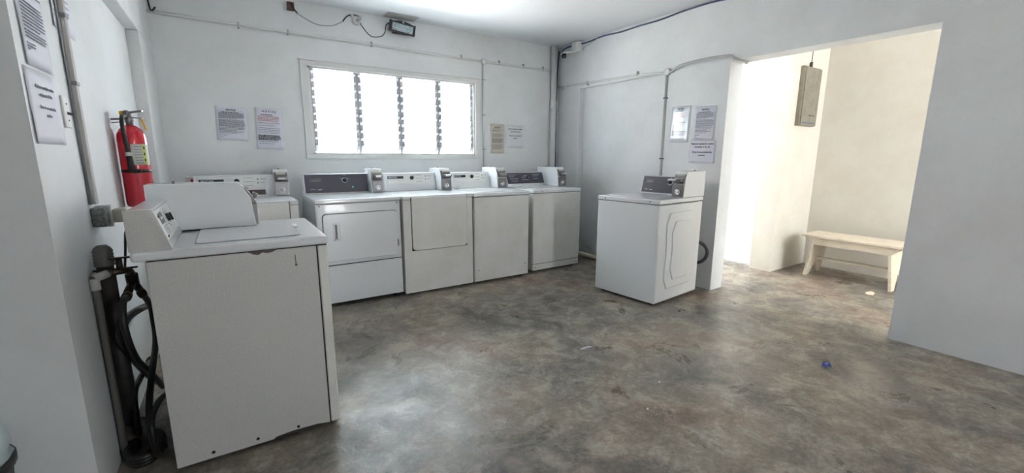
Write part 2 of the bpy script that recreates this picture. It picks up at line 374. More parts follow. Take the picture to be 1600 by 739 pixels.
# dryer with the framed door and the lower panel
def framed_dryer(label, loc, w=.693, d=.74):
    t = thing('clothes_dryer', label, 'dryer', loc, 0)
    m = MB(); m.box(0, .0, .035, w, d, .878, .008); m.build('cabinet', ENAMEL, t)
    m = MB(); m.box(-.003, -.008, .880, w+.003, d, LIDZ, .009, 3); m.build('worktop', ENAMEL, t)
    m = MB(); m.box(.004, -.006, .038, w-.004, .003, .362, .004); m.build('lower_panel', ENAMEL, t)
    m = MB(); m.box(.004, -.0025, .3625, w-.004, .003, .369); m.build('panel_gap', DARK, t)
    cx, cz, dw, dh = .352, .598, .612, .395
    m = MB(); m.prism(rrect(dw+.007, dh+.007, .032, cx=cx, cz=cz), -.004, .004, 'y'); m.build('door_gap_strip', DARK, t)  # dark slab edging the door, groove shade put into its colour
    m = MB(); m.prism(rrect(dw, dh, .03, cx=cx, cz=cz), -.02, 0, 'y', .004); dd = m.build('door', ENAMEL, t)
    m = MB(); hx, hz = cx-dw/2+.105, cz+.05
    m.box(hx-.03, -.026, hz+.062, hx+.03, -.019, hz+.074, .002); m.box(hx-.03, -.026, hz-.074, hx+.03, -.019, hz-.062, .002)
    m.box(hx-.03, -.026, hz-.074, hx-.018, -.019, hz+.074, .002); m.box(hx+.018, -.026, hz-.074, hx+.03, -.019, hz+.074, .002); h = m.build('handle', ENAMEL, dd)
    m = MB(); m.box(hx-.017, -.0215, hz-.061, hx+.0, -.0195, hz+.061); m.build('handle_recess', DSTEEL, h)
    m = MB(); m.prism(rrect(.034, .018, .0085, cx=hx+.075, cz=hz+.005), -.0225, -.0195, 'y'); m.build('latch_mark', ENAMEL2, dd)
    m = MB(); m.box(cx+dw/2-.008, -.023, cz-.12, cx+dw/2+.004, -.018, cz-.06, .002); m.build('hinge', STEEL, dd)
    screws(t, ((.03, .001, .862), (w-.03, .001, .862)))
    feet(t, w, d)
    c, T, H = console(t, 0.005, .585, .585, .70, LIDZ, 1.098, .03, ENAMEL, 'dark')
    m = MB(); m.lathe([(.008, 0), (.008, .006), (0, .006)], T @ Vector((.58*.74, -.004, H*.3)), T.to_3x3() @ Vector((0, -1, 0)), 14); m.build('start_button', GREENL, c)
    coin_meter(t, .585, .692, .47, .74, slide='plate')
    return t
framed_dryer('white clothes dryer with framed door, lower panel and charcoal console, half under the window', (.541, 3.712, 0))

# dryer whose door runs up to the worktop
def plain_dryer(label, loc, w=.692, d=.74, meter_y=.46, cx0=.03):
    t = thing('clothes_dryer', label, 'dryer', loc, 0)
    m = MB(); m.box(0, .012, .02, w, d, .88, .008); m.build('cabinet', ENAMEL2, t)
    x0, x1, z0, z1 = .078, w-.068, .418, .9
    fr = [(0, .878), (0, .02), (w, .02), (w, .878), (x1+.006, .878), (x1+.006, z0-.006), (x0-.006, z0-.006), (x0-.006, .878)]
    m = MB(); m.prism(fr, 0, .02, 'y', .003); m.build('front_frame', ENAMEL2, t)
    m = MB(); m.box(-.003, .01, .882, w+.003, d, LIDZ, .008, 3); m.box(-.003, -.008, .882, .07, .03, LIDZ, .006, 3); m.box(w-.06, -.008, .882, w+.003, .03, LIDZ, .006, 3); m.build('worktop', ENAMEL, t)
    x0, x1, z0, z1 = .078, w-.068, .418, .9
    P = [(x0, z1), (x0, z0+.03)]+[(x0+.03-.03*math.cos(R_(a)), z0+.03-.03*math.sin(R_(a))) for a in (30, 60, 90)]+[(x1-.03+.03*math.sin(R_(a)), z0+.03-.03*math.cos(R_(a))) for a in (0, 30, 60)]+[(x1, z0+.03), (x1, z1)]
    Q = [(x+(-.004 if x < w/2 else .004), z-(.004 if z < .6 else -.002)) for x, z in P]
    m = MB(); m.box(x0-.004, .002, z0-.004, x1+.004, .0125, z1); m.build('door_gap_strip', DARK, t)  # dark backing slab drawn in for the shaded gap round the door
    m = MB(); m.prism(P, -.012, .008, 'y', .003); m.build('door', ENAMEL2, t)
    feet(t, w, d)
    console(t, cx0, .58, .60, .70, LIDZ, 1.095, .03, ENAMEL, 'white')
    coin_meter(t, .575, .688, meter_y, .78)
    return t
t0 = plain_dryer('off-white clothes dryer in the back left corner, mostly hidden behind the nearest washer', (-.262, 3.78, 0), meter_y=.5, cx0=.0)
plain_dryer('off-white clothes dryer with tall plain door and white console, under the middle of the window', (1.248, 3.682, 0))

m = MB(); m.box(.37, .596, .925, .51, .606, .968, .002); m.build('instruction_strip', pmat('brown_strip', (92, 80, 80), .5), t0)
t = thing('pilot_lamp_socket', 'small pale socket with a red pilot lamp on the back wall in the left corner', 'socket', (-.29, YB, 1.05))
m = MB(); m.box(-.035, -.03, -.04, .035, 0, .035, .004); m.build('box', WHITEP, t)
m = MB(); m.box(.0, -.036, -.012, .02, -.029, .012, .002); m.build('red_lamp', RED, t)
# top loading washer of the row
def top_loader(label, loc, rz, w, d, body, style, cons, meter, kick=False, front_screws=(), emboss=False, slide='plate', lid_trim=None):
    t = thing('washing_machine', label, 'washing machine', loc, rz)
    m = MB(); m.box(0, .004, .02, w, d, .872, .012, 3); m.build('cabinet', body, t)
    m = MB()
    if kick:
        m.box(.004, -.004, .095, w-.004, .01, .872, .004); m.build('front_panel', body, t)
        m = MB(); m.box(.004, -.004, .022, w-.004, .01, .089, .003); m.build('kick_plate', body, t)
        m = MB(); m.box(.004, -.001, .085, w-.004, .006, .1); m.build('kick_gap', GREYTXT, t)  # grey strip drawn in for the shaded gap above the kick plate
    else:
        m.box(.004, -.004, .024, w-.004, .01, .872, .004); m.build('front_panel', body, t)
    m = MB(); m.box(.002, -.0, .872, w-.002, d-.01, .8765); m.build('worktop_gap', DARK, t)
    m = MB(); m.box(-.004, -.009, .876, w+.004, d, LIDZ, .009, 3); m.build('worktop', ENAMEL, t)
    lx0, lx1, ly0, ly1 = .08, w-.17, .035, d-.20
    m = MB(); m.prism(rrect(lx1-lx0+.006, ly1-ly0+.006, .03, cx=(lx0+lx1)/2, cz=(ly0+ly1)/2), LIDZ-.001, LIDZ+.0012, 'z'); m.build('lid_gap', GREYTXT, t)
    m = MB(); m.prism(rrect(lx1-lx0, ly1-ly0, .028, cx=(lx0+lx1)/2, cz=(ly0+ly1)/2), LIDZ-.001, LIDZ+.006, 'z', .002); m.build('lid', ENAMEL, t)
    feet(t, w, d)
    screws(t, front_screws)
    console(t, *cons, style)
    coin_meter(t, *meter, slide=slide)
    if emboss:      # pressed panel on the right side
        m = MB(); a0, a1, b0, b1 = .11, d-.10, .13, .80
        def octo(i): return [(a0+i+.05, b0+i), (a1-i-.05, b0+i), (a1-i, b0+i+.10), (a1-i-.015, (b0+b1)/2), (a1-i, b1-i-.10), (a1-i-.05, b1-i), (a0+i+.05, b1-i), (a0+i, b1-i-.10), (a0+i+.015, (b0+b1)/2), (a0+i, b0+i+.10)]
        m.prism(octo(0), w-.006, w+.011, 'x', .0085); m.prism(octo(.075), w+.004, w+.021, 'x', .0085); m.build('pressed_side_panel', body, t)
    return t
top_loader('white top-loading washer with plain front and white console, below the right end of the window', (1.952, 3.672, 0), 0, .652, .74, ENAMEL2, 'white', (.06, .55, .62, .72, LIDZ, 1.092, .03, ENAMEL), (.535, .65, .44, .80), front_screws=((.045, -.003, .14), (.61, -.003, .14)))
top_loader('white top-loading washer with kick plate, rightmost of the row, by the corner pipe', (2.694, 3.722, 0), 0, .672, .70, ENAMEL2, 'dark_tilted', (.03, .57, .54, .72, LIDZ, 1.078, .07, ENAMEL), (.57, .68, .28, .70), kick=True, front_screws=((.04, -.003, .055), (.635, -.003, .055), (.12, -.008, .895)), slide='long')
top_loader('white top-loading washer with charcoal console standing alone near the pillar', (2.930-.65*math.sin(.1001), 2.2697+.65*math.cos(.1001), 0), -PI/2+.1001, .652, .69, ENAMEL, 'dark', (.06, .56, .565, .685, LIDZ, 1.085, .045, ENAMEL), (.542, .652, .345, .70), front_screws=((.09, -.008, .895), (.56, -.008, .895)), emboss=True, slide='long')

# nearest washer: front turned to the right, its textured left side towards the camera
t = thing('washing_machine', 'nearest washer in the left foreground, textured side scratched and chipped, console against left wall', 'washing machine', (.330, 2.011, 0), PI/2)
w, d = .66, .664
m = MB(); m.box(.0, .045, .018, w, d-.04, .874, .003); m.build('cabinet', ENAMEL3, t)
m = MB(); m.box(-.003, .0, .018, w+.003, .042, .874, .008, 3); m.build('front_panel', ENAMEL2, t)
m = MB(); m.box(-.001, .0405, .02, w, .0455, .873); m.build('panel_gap', DARK, t)
m = MB(); m.box(-.008, -.006, .878, w+.008, d, LIDZ, .012, 4); m.build('worktop', ENAMEL, t)
m = MB(); m.box(.003, .003, .872, w-.003, d-.045, .880); m.build('worktop_gap', DARK, t)
m = MB(); m.prism(rrect(.44, .385, .03, cx=.285, cz=.285), LIDZ-.001, LIDZ+.0012, 'z'); m.build('lid_gap', GREYTXT, t)
m = MB(); m.prism(rrect(.434, .379, .028, cx=.285, cz=.285), LIDZ-.001, LIDZ+.006, 'z', .003)
ld = m.build('lid', ENAMEL, t)
m = MB(); m.prism(rrect(.10, .026, .012, cx=.36, cz=.088), LIDZ+.004, LIDZ+.0072, 'z', .001); m.build('lid_grip', ENAMEL2, ld)
m = MB(); m.prism([(.54, LIDZ), (.66, LIDZ), (.66, 1.065), (.585, 1.065)], .006, .46, 'x', .004); c = m.build('console', ENAMEL, t)
m = MB(); m.prism([(.537, LIDZ-.001), (.665, LIDZ-.001), (.665, 1.068), (.582, 1.068)], .0, .012, 'x', .002); m.build('end_cap', ENAMEL3, c)
ang = math.atan2(.045, .15); T = Matrix.Translation((0.012, .54, LIDZ)) @ Matrix.Rotation(-ang, 4, 'X'); H = .1566
m = MB(); m.box(.006, -.003, .035, .40, .002, H-.008, .001, M=T); p = m.build('control_panel', WHITEP, c)
m = MB(); m.box(.04, -.0045, .092, .125, -.002, .135, M=T); m.build('name_strip', DSTEEL, p)
m = MB(); add_text(m, 'MAYTAG', .014, T @ Matrix.Translation((.082, -.005, .113)) @ FACE_Y, 0); m.build('brand_lettering', PAPER, p)
m = MB(); m.lathe([(.018, 0), (.015, .012), (0, .012)], T @ Vector((.215, -.003, .1)), T.to_3x3() @ Vector((0, -1, 0)), 18); m.box(.212, -.022, .084, .218, -.012, .116, .002, M=T); m.build('knob', BLACK, p)
m = MB()
for k in range(7): m.box(.04, -.004, .042+k*.0065, .13-.01*(k % 3), -.0025, .0435+k*.0065, M=T)
for k in range(8):
    a = 2*PI*k/8; m.box(.215+.038*math.cos(a)-.006, -.004, .1+.038*math.sin(a)*.9-.0015, .215+.038*math.cos(a)+.006, -.0025, .1+.038*math.sin(a)*.9+.0015, M=T)
m.build('panel_marks', GREYTXT, p)
screws(c, [tuple(T @ Vector((.03, -.003, .045))), tuple(T @ Vector((.03, -.003, .125)))])
coin_meter(t, .445, .575, .245, .655, .922, 1.134, side_only=True)
m = MB(); m.prism([(.249, .916), (.62, .916), (.62, .9235), (.52, .924), (.42, .929), (.36, .927), (.30, .923)], .448, .572, 'x'); m.build('coin_meter_gap', DARK, t)  # solid dark wedge drawn in for the shade under the meter
for x in (.18, .34, .5):     # holes low on the side
    m = MB(); m.lathe([(.0065, 0), (.0065, .002), (0, .002)], (0, x, .045), (-1, 0, 0), 12); m.build('side_hole', BLACK, t)
m = MB(); m.prism([(.20, .8745), (.215, .866), (.235, .864), (.25, .869), (.265, .86), (.285, .864), (.295, .871), (.305, .8745)], -.0015, 0, 'x'); m.prism([(.05, .02), (.28, .02), (.27, .028), (.2, .034), (.1, .03)], -.0012, 0, 'x')
m.prism([(.128, .80), (.132, .80), (.133, .845), (.130, .846)], -.0008, 0, 'x'); m.lathe([(.005, 0), (.005, .001), (0, .001)], (0, .13, .80), (-1, 0, 0), 8)
m.build('paint_chip', DSTEEL, t)
feet(t, w, d)
m = MB(); m.tube([(.56, .30, .93), (.60, .275, .945), (.62, .25, .93), (.61, .235, .918)], .006, 8); m.build('wire_loop', WHITEP, t)

# ------------------------------------------------------------------ notices
def notice(label, W_, H_, lines, paper, M, name='paper_notice', heading=None, cap=None, group=None, capmat=None):
    t = thing(name, label, 'notice', (0, 0, 0)); t.matrix_world = M
    if group: t['group'] = group
    m = MB(); n = 8; bm = m.bm
    # sheet with a slight curl, 0.6 mm thick
    g = [[None]*(n+1) for _ in range(2)]
    t_ = bmesh.new(); vs = {}
    for i in range(n+1):
        for j in range(n+1):
            x = W_*(i/n-.5); z = H_*(j/n-.5); y = -.001-.003*max(0, abs(i/n-.5)*2-.75)*4*(1 if j < n/2 else .3)*(.5 if i > n/2 else 1)
            vs[i, j, 0] = t_.verts.new((x, y, z)); vs[i, j, 1] = t_.verts.new((x, y+.0006, z))
    for i in range(n):
        for j in range(n):
            t_.faces.new([vs[a] for a in ((i, j, 0), (i+1, j, 0), (i+1, j+1, 0), (i, j+1, 0))]); t_.faces.new([vs[a] for a in ((i, j, 1), (i, j+1, 1), (i+1, j+1, 1), (i+1, j, 1))])
    for i in range(n):
        for (j, s) in ((0, 1), (n, -1)):
            q = [vs[i, j, 0], vs[i+1, j, 0], vs[i+1, j, 1], vs[i, j, 1]]; t_.faces.new(q[::-s])
            q = [vs[j, i, 0], vs[j, i+1, 0], vs[j, i+1, 1], vs[j, i, 1]]; t_.faces.new(q[::s])
    for fc in t_.faces: fc.smooth = True
    m.add(t_); m.build('sheet', paper, t)
    def bars(group_, mat, nm):
        b = MB()
        for (zf, x0, x1, th) in group_:
            x = x0
            while x < x1-.01:
                ww = random.uniform(.035, .1); e = min(x+ww, x1)
                xa, xb = W_*(x-.5), W_*(e-.5); z = H_*(.5-zf)
                b.box(xa, -.0062, z-th/2, xb, -.0052, z+th/2); x = e+.014
        if group_: b.build(nm, mat, t)
    bars([l[:4] for l in lines if l[4] == 'g'], GREYTXT, 'printed_lines'); bars([l[:4] for l in lines if l[4] == 'k'], INK, 'bold_lines'); bars([l[:4] for l in lines if l[4] == 'r'], REDINK, 'red_lines')
    if heading or cap:
        b = MB()
        if heading: add_text(b, heading[0], heading[1], Matrix.Translation((0, -.0065, H_*(.5-heading[2]))) @ FACE_Y, bold=.0006)
        if cap:
            for s, zf in cap[1]: add_text(b, s, cap[0], Matrix.Translation((0, -.0065, H_*(.5-zf))) @ FACE_Y, bold=.0005)
        b.build('lettering', capmat or INK, t)
    return t
def L_(*spec):
    out = []
    for (z0, z1, nn, x0, x1, th, k) in spec:
        for i in range(nn): out.append((z0+(z1-z0)*i/max(nn-1, 1), x0, x1-(random.uniform(.05, .3) if i == nn-1 else random.uniform(0, .06)), th, k))
    return out
BODY1 = L_((.17, .17, 1, .2, .85, .005, 'k'), (.20, .34, 6, .1, .92, .0045, 'g'), (.40, .58, 7, .1, .95, .0045, 'g'), (.62, .70, 3, .1, .92, .0045, 'g'), (.74, .78, 2, .1, .9, .004, 'g'), (.85, .9, 2, .1, .35, .0035, 'g'))
BODY2 = L_((.16, .16, 1, .2, .82, .006, 'k'), (.20, .30, 4, .1, .9, .005, 'r'), (.36, .42, 2, .1, .9, .004, 'g'), (.48, .60, 4, .1, .9, .004, 'g'), (.66, .76, 4, .08, .92, .008, 'k'), (.81, .86, 2, .1, .85, .004, 'g'))
CAP = [('Maximum capacity for washers', .17), ('and dryers is 16.5 lbs', .28), ('Please do not overload the', .46), ('machines', .57)]
def on_back(x, z, rot=0): return Matrix.Translation((x, YB-.001, z)) @ Matrix.Rotation(R_(rot), 4, 'Y')
def on_right(y, z, rot=0): return Matrix.Translation((XW(y)-.001, y, z)) @ Matrix.Rotation(-PI/2+K, 4, 'Z') @ Matrix.Rotation(R_(rot), 4, 'Y')
def on_left(y, z, rot=0): return Matrix.Translation((-.499, y, z)) @ Matrix.Rotation(PI/2, 4, 'Z') @ Matrix.Rotation(R_(rot), 4, 'Y')
notice('wide white paper notice of grey text, left of the pair on the back wall', .232, .289, BODY1, PAPER, on_back(.052, 1.539, 2), heading=('NOTICE', .02, .10))
notice('tall white paper notice with bold paragraph, just left of the louvre window', .224, .368, BODY2, PAPER, on_back(.343, 1.503, 2), heading=('N O T I C E', .022, .08))
notice('faded beige paper notice right of the window beside thin white pipe', .20, .356, L_((.17, .17, 1, .15, .8, .006, 'g'), (.22, .24, 2, .1, .9, .004, 'g'), (.34, .44, 4, .1, .9, .0045, 'g'), (.5, .62, 5, .1, .92, .006, 'g'), (.7, .84, 5, .1, .9, .0035, 'g')), PAPERY, on_back(2.79, 1.478, 0), heading=('NOTICE', .022, .12))
notice('white capacity notice on the back wall, nearest the corner pipe', .24, .28, [], pmat('wall_white_paper', (220, 222, 224), .6), on_back(3.05, 1.51, 0), cap=(.0165, CAP))
notice('glossy laminated notice with torn tape, left of the group on the pillar', .215, .345, L_((.14, .14, 1, .2, .85, .007, 'g'), (.2, .3, 3, .1, .9, .004, 'r'), (.45, .52, 2, .2, .8, .003, 'g'), (.7, .8, 4, .12, .9, .004, 'g')), PAPERL, on_right(2.752, 1.584, 2), heading=('NOTICE', .02, .08))
notice('upper right laminated notice of dense grey text on the pillar', .215, .31, BODY1, PAPER, on_right(2.492, 1.578, 2), heading=('NOTICE', .02, .10))
notice('lower white capacity notice on the pillar, below the dense text notice', .262, .212, [], PAPER, on_right(2.492, 1.316, 1), cap=(.0185, [(a, b*1.25-.06) for a, b in CAP]))
notice('upper notice of small grey text on the near left wall, cut by the photo top', .245, .32, L_((.08, .3, 8, .12, .9, .004, 'g'), (.38, .62, 8, .1, .92, .004, 'g'), (.66, .72, 3, .1, .9, .004, 'g'), (.78, .84, 3, .1, .4, .004, 'g')), PAPER, on_left(2.125, 1.70, 0), heading=('NOTICE', .02, .04))
notice('lower capacity notice on the near left wall beside the light switch', .29, .235, [], PAPER, on_left(2.108, 1.414, 0), cap=(.0135, [(a, b*.95+.06) for a, b in CAP]), capmat=GREYTXT)
notice('blank-cornered notice high on the left wall right of the conduit', .27, .33, L_((.2, .8, 10, .12, .85, .003, 'g')), PAPER, on_left(2.50, 1.90, 0))

# ------------------------------------------------------------------ left wall fixtures
t = thing('light_switch', 'white single toggle light switch right of the capacity notice', 'light switch', (-.5, 2.315, 1.42), PI/2)
m = MB(); m.box(-.034, -.008, -.058, .034, 0, .058, .003); m.build('plate', WHITEP, t)
m = MB(); m.box(-.005, -.022, -.006, .005, -.008, .004, .001, M=Matrix.Rotation(R_(20), 4, 'X')); m.build('toggle', DSTEEL, t)
for z in (.03, -.03):
    m = MB(); m.lathe([(.003, 0), (.003, .002), (0, .002)], (0, -.008, z), (0, -1, 0), 8); m.build('screw', DSTEEL, t)

# wall-mounted trunking down to a socket
t = thing('electrical_conduit', 'grey square conduit running down the near left wall to the socket', 'conduit', (-.5, 2.44, 1.04))
m = MB(); y_at = lambda z: .055*(z-1.07)*0
m.box(0, -.016, .02, .024, .018, 1.60, .003); m.build('trunk', TRUNK, t)
for z in (.50, 1.02, .75):
    m = MB(); m.box(0, -.022, z-.008, .028, .024, z+.008, .003); m.build('clamp', STEEL, t)
m = MB(); m.box(0, -.02, .62+.4, .027, .022, .71+.4, .003); m.build('coupling', TRUNK, t)
m = MB(); m.rod((.006, -.022, .02), (.006, -.022, 1.60), .0045, n=8); m.build('thin_pipe', ALU, t)
t = thing('wall_socket', 'white socket block with plugged adaptor on left wall below conduit', 'socket', (-.5, 2.47, 1.0), 0)
m = MB(); m.box(0, -.055, -.035, .045, .02, .045, .004); m.build('box', pmat('rough_grey_box', (150, 150, 150), .9, noise=((110, 110, 110), 120, .4, .6)), t)
m = MB(); m.box(0, .02, -.045, .052, .05, .05, .004); m.build('face_plate', WHITEP, t)
m = MB(); m.prism(rrect(.055, .06, .012, cx=.075, cz=.0), .035, .10, 'y', .005); m.build('plug', pmat('ivory_plastic', (205, 200, 185), .5), t)
m = MB(); m.tube([(.075, .10, -.02), (.085, .115, -.05), (.07, .12, -.09), (.06, .11, -.18), (.05, .10, -.26)], .005, 8); m.build('cord', RUBBER, t)

# plumbing behind the nearest washer
t = thing('waste_pipe', 'stained black standpipe with ribbed top against left wall behind nearest washer', 'pipe', (-.462, 2.31, 0))
m = MB(); m.lathe([(.029, 0), (.029, .80), (.027, .80), (.027, .885)], (0, 0, 0), n=20); m.build('pipe', IRON, t)
m = MB()
m.lathe([(.030, .82)]+[(.030 if k % 2 else .033, .825+k*.007) for k in range(9)]+[(.026, .895), (.016, .905)], (0, 0, 0), n=20); m.build('ribbed_cap', pmat('grey_corrugated_plastic', (84, 82, 78), .5), t)
m = MB(); m.box(-.04, -.008, .800, .10, .008, .806, .002); m.build('strap', IRON, t)
m = MB(); m.lathe([(.055, 0), (.052, .06), (.037, .12)], (0.01, .0, 0), n=16); m.build('base_collar', pmat('dirty_mortar', (88, 84, 78), .9, noise=((50, 46, 42), 14, .35, .6)), t)
t = thing('water_pipe', 'grey water supply pipe with white elbow and tap on the left wall', 'pipe', (-.482, 2.225, 0))
m = MB(); m.tube([(0, 0, 0), (0, 0, .6), (0, 0, .77), (.003, .006, .792), (.02, .02, .80), (.045, .035, .80)], .012, 12); m.build('pipe', pmat('dull_grey_pipe', (84, 82, 78), .6), t)
m = MB(); m.rod((0, 0, .745), (0, 0, .79), .016); m.rod((0, 0, .79), (.035, .027, .80), .016); m.build('elbow', TRUNK, t)
m = MB(); m.tube([(.045, .035, .80), (.075, .05, .80), (.09, .09, .79), (.088, .14, .755)], .014, 10); m.rod((.07, .05, .80), (.07, .05, .85), .011); m.rod((.088, .13, .765), (.088, .14, .72), .022); m.rod((.085, .12, .722), (.078, .06, .70), .015); m.rod((.088, .15, .722), (.093, .24, .66), .015); m.build('brass_tap', BRASS, t)
m = MB(); m.box(.04, .044, .850, .12, .060, .857, .002); m.build('tap_lever', BRASS, t)
hoses = [([(.04, .06, .70), (.04, -.04, 0.691), (0.04, -0.075, 0.601), (0.045, -0.003, 0.448), (0.04, 0.265, 0.262), (0.04, 0.5, 0.08)], 'black washer hose curving from the tap down in a wide left-hand bow', .0125),
         ([(0.055, 0.24, 0.66), (0.058, 0.375, 0.561), (0.058, 0.399, 0.482), (0.065, 0.327, 0.391), (0.065, 0.105, 0.306), (0.065, -0.031, 0.238), (0.065, -0.073, 0.143), (.065, -.05, .05)], 'black washer hose hanging down the middle from the right tap outlet', .0125),
         ([(0.015, 0.704, 0.475), (0.015, 0.285, 0.561), (0.012, 0.074, 0.58), (0.012, -0.001, 0.537), (0.012, 0.186, 0.358), (0.015, 0.5, 0.12)], 'thicker black hose arching over from behind the washer back', .0165),
         ([(0.0, 0.57, 0.216), (-0.005, 0.281, 0.238), (-0.005, 0.14, 0.235), (-0.0, 0.07, .14), (0.0, 0.08, 0.04)], 'black hose low on the left, dropping beside the standpipe foot', .0125),
         ([(0.085, 0.643, 0.04), (0.085, 0.47, 0.07), (0.085, 0.1, 0.20), (0.08, -0.12, 0.22), (.08, -.13, .1), (.075, -.06, .03)], 'black hose closest to the washer, sloping up from the floor', .0125)]
for pts, lab, ra in hoses:
    t = thing('water_hose', lab, 'hose', (-.44, 2.20, 0))
    m = MB(); m.tube(pts, ra, 10, 6); m.build('hose', RUBBER, t)
    m = MB(); p = Vector(pts[0]); v = (Vector(pts[1])-p).normalized(); m.rod(p, p+v*.035, ra+.005); m.build('hose_end', BRASS, t)
t = thing('water_hose', 'coiled black hose lying on the floor behind the nearest washer', 'hose', (-.41, 2.22, 0))
m = MB()
m.tube([(.05*math.cos(a/6*2*PI)*(1+.04*math.sin(a)), -.01+.10*math.sin(a/6*2*PI), .022+.012*(a/6)) for a in range(19)], .018, 10, 5); m.build('hose', RUBBER, t)
t = thing('floor_pipe_stub', 'white ringed pipe stub on the floor behind the hoses', 'pipe', (-.37, 3.05, 0))
m = MB(); m.lathe([(.05, 0), (.05, .03), (.038, .03), (.038, .10), (.045, .10), (.045, .13), (.035, .13), (.035, .17)], (0, 0, 0)); m.build('stub', PVC, t)

# fire extinguisher
t = thing('fire_extinguisher', 'red fire extinguisher with yellow tag hanging on the left wall', 'fire extinguisher', (-.427, 3.1, .985)); t.scale = (.84, .84, 1)
m = MB(); m.lathe([(.0, 0), (.066, .0), (.073, .008), (.075, .02), (.075, .36), (.072, .385), (.058, .412), (.035, .428), (.022, .435), (.0, .436)], (0, 0, 0), n=36); m.build('cylinder', RED, t)
m = MB(); m.lathe([(.02, .43), (.02, .455), (.024, .46), (.024, .475), (.014, .48), (.014, .50)], (0, 0, 0), n=16); m.build('valve', STEEL, t)
m = MB(); m.prism([(-.075, .470), (.03, .470), (.03, .480), (-.075, .474)], -.009, .009, 'y', .001, M=Matrix.Rotation(R_(160), 4, 'Z')); m.prism([(-.08, .505), (.03, .49), (.03, .5), (-.08, .515)], -.009, .009, 'y', .001, M=Matrix.Rotation(R_(160), 4, 'Z')); m.build('squeeze_handle', STEEL, t)
m = MB(); m.lathe([(.018, 0), (.018, .012), (0, .012)], (-.005, -.02, .49), (0, -1, .3), 18); m.build('pressure_gauge', STEEL, t)
m = MB(); m.tube([(-.01, -.015, .475), (-.02, -.07, .475), (-.022, -.098, .44), (-.018, -.098, .36), (-.012, -.096, .28)], .0115, 12); m.rod((-.013, -.096, .29), (-.008, -.096, .185), .013, .020, 16); h = m.build('discharge_hose', RUBBER, t)
m = MB(); m.rod((-.0135, -.096, .292), (-.012, -.096, .272), .0165); m.build('hose_band', LABEL, h)
m = MB(); m.lathe([(.0765, .185), (.0765, .20)], (0, 0, 0), n=36); m.box(-.01, -.084, .182, .035, -.07, .203, .003); m.build('strap', BLACK, t)
m = MB(); n = 20
def band(mb, a0, a1, z0, z1, ra, nn=10):
    tb = bmesh.new(); prev = None
    for i in range(nn+1):
        a = R_(a0+(a1-a0)*i/nn); q = [tb.verts.new((rr*math.cos(a), rr*math.sin(a), z)) for rr, z in ((ra, z0), (ra, z1), (ra-.002, z1), (ra-.002, z0))]
        if prev:
            for k in range(4): tb.faces.new((prev[k], q[k], q[(k+1) % 4], prev[(k+1) % 4]))
        prev = q
    bmesh.ops.recalc_face_normals(tb, faces=tb.faces); mb.add(tb)
band(m, -92, -12, .225, .335, .0762); lb = m.build('label', LABEL, t)
m = MB(); band(m, -47, -34, .228, .332, .0767); m.build('yellow_panel', LABELY, lb)
m = MB()
for k in range(7): band(m, -80, -50, .235+k*.014, .2385+k*.014, .0767)
m.build('label_lines', GREYTXT, lb)
m = MB()
for k in range(3): band(m, -44, -37, .245+k*.032, .258+k*.032, .0771)
m.build('label_symbols', INK, lb)
m = MB(); m.box(-.0, -.006, .445, .040, .006, .470, .004, M=Matrix.Translation((.02, -.0, .04)) @ Matrix.Rotation(R_(-8), 4, 'Y')); m.prism([(.055, .475), (.07, .455), (.082, .41), (.070, .412)], -.002, .002, 'y'); m.rod((.05, 0, .465), (.09, -.02, .462), .002, n=8); m.build('safety_tag', YELLOW, t)
m = MB(); m.box(-.094, -.015, .43, -.090, .015, .50, .002); m.rod((-.09, 0, .462), (-.01, 0, .468), .005, n=8); m.rod((-.09, 0.012, .445), (-.01, .01, .455), .003, n=8); m.build('wall_bracket', STEEL, t)

# lined bin at the left edge, in front of the return wall
t = thing('waste_bin', 'grey bin with black rim and pale plastic liner at the bottom left edge', 'bin', (-.76, 1.72, 0))
m = MB(); m.lathe([(.11, 0), (.115, .01), (.142, .375), (.135, .375), (.11, .02)], (0, 0, 0), n=28); m.build('body', pmat('bin_plastic', (78, 76, 74), .6), t)
m = MB(); m.lathe([(.143, .368), (.151, .372), (.152, .392), (.146, .396), (.139, .392)], (0, 0, 0), n=28); m.build('rim', BLACK, t)
m = MB(); m.lathe([(.137, .39), (.144, .40), (.137, .42), (.147, .44), (.140, .47), (.125, .50), (.09, .515), (.04, .49), (0, .47)], (0, 0, 0), n=26)
for v in m.bm.verts: v.co += Vector((random.uniform(-.006, .006), random.uniform(-.006, .006), random.uniform(-.008, .008)))
m.build('liner_bag', BAG, t)

# ------------------------------------------------------------------ back wall pipes, lamp, boxes
t = thing('conduit_pipe', 'long thin white conduit clipped across the back wall above the window', 'conduit', (-.44, YB-.016, 2.376))
m = MB(); m.tube([(0, 0, 0), (1.33, 0, -.010), (3.04, 0, -.026), (4.10, 0, -.018)], .013, 10, 3); m.build('pipe', PVC, t)
for x in (.62, 1.0, 1.75, 2.75, 3.25, 3.6, 3.9):
    m = MB(); m.box(x-.007, -.016, -.035, x+.007, .014, .012, .002); m.build('clip', TRUNK, t)
t = thing('conduit_pipe', 'thin white conduit dropping from round junction right of the window', 'conduit', (2.60, YB-.013, .95))
m = MB(); m.rod((0, 0, 0), (-.01, 0, 1.40), .012); m.build('pipe', PVC, t)
m = MB(); m.lathe([(.032, 0), (.032, .02), (.026, .026), (0, .026)], (-.01, .0, 1.40), (0, -1, 0), 20); m.build('junction', PVC, t)
for z in (.4, .8, 1.2):
    m = MB(); m.box(-.02, -.014, z-.006, .014, .012, z+.006, .002); m.build('clip', TRUNK, t)
t = thing('drain_pipe', 'thick white vertical pipe in the back right corner', 'pipe', (3.615, YB-.045, 0))
m = MB(); m.rod((0, 0, 0), (0, 0, ZC), .038, n=20); m.build('pipe', PVC, t)
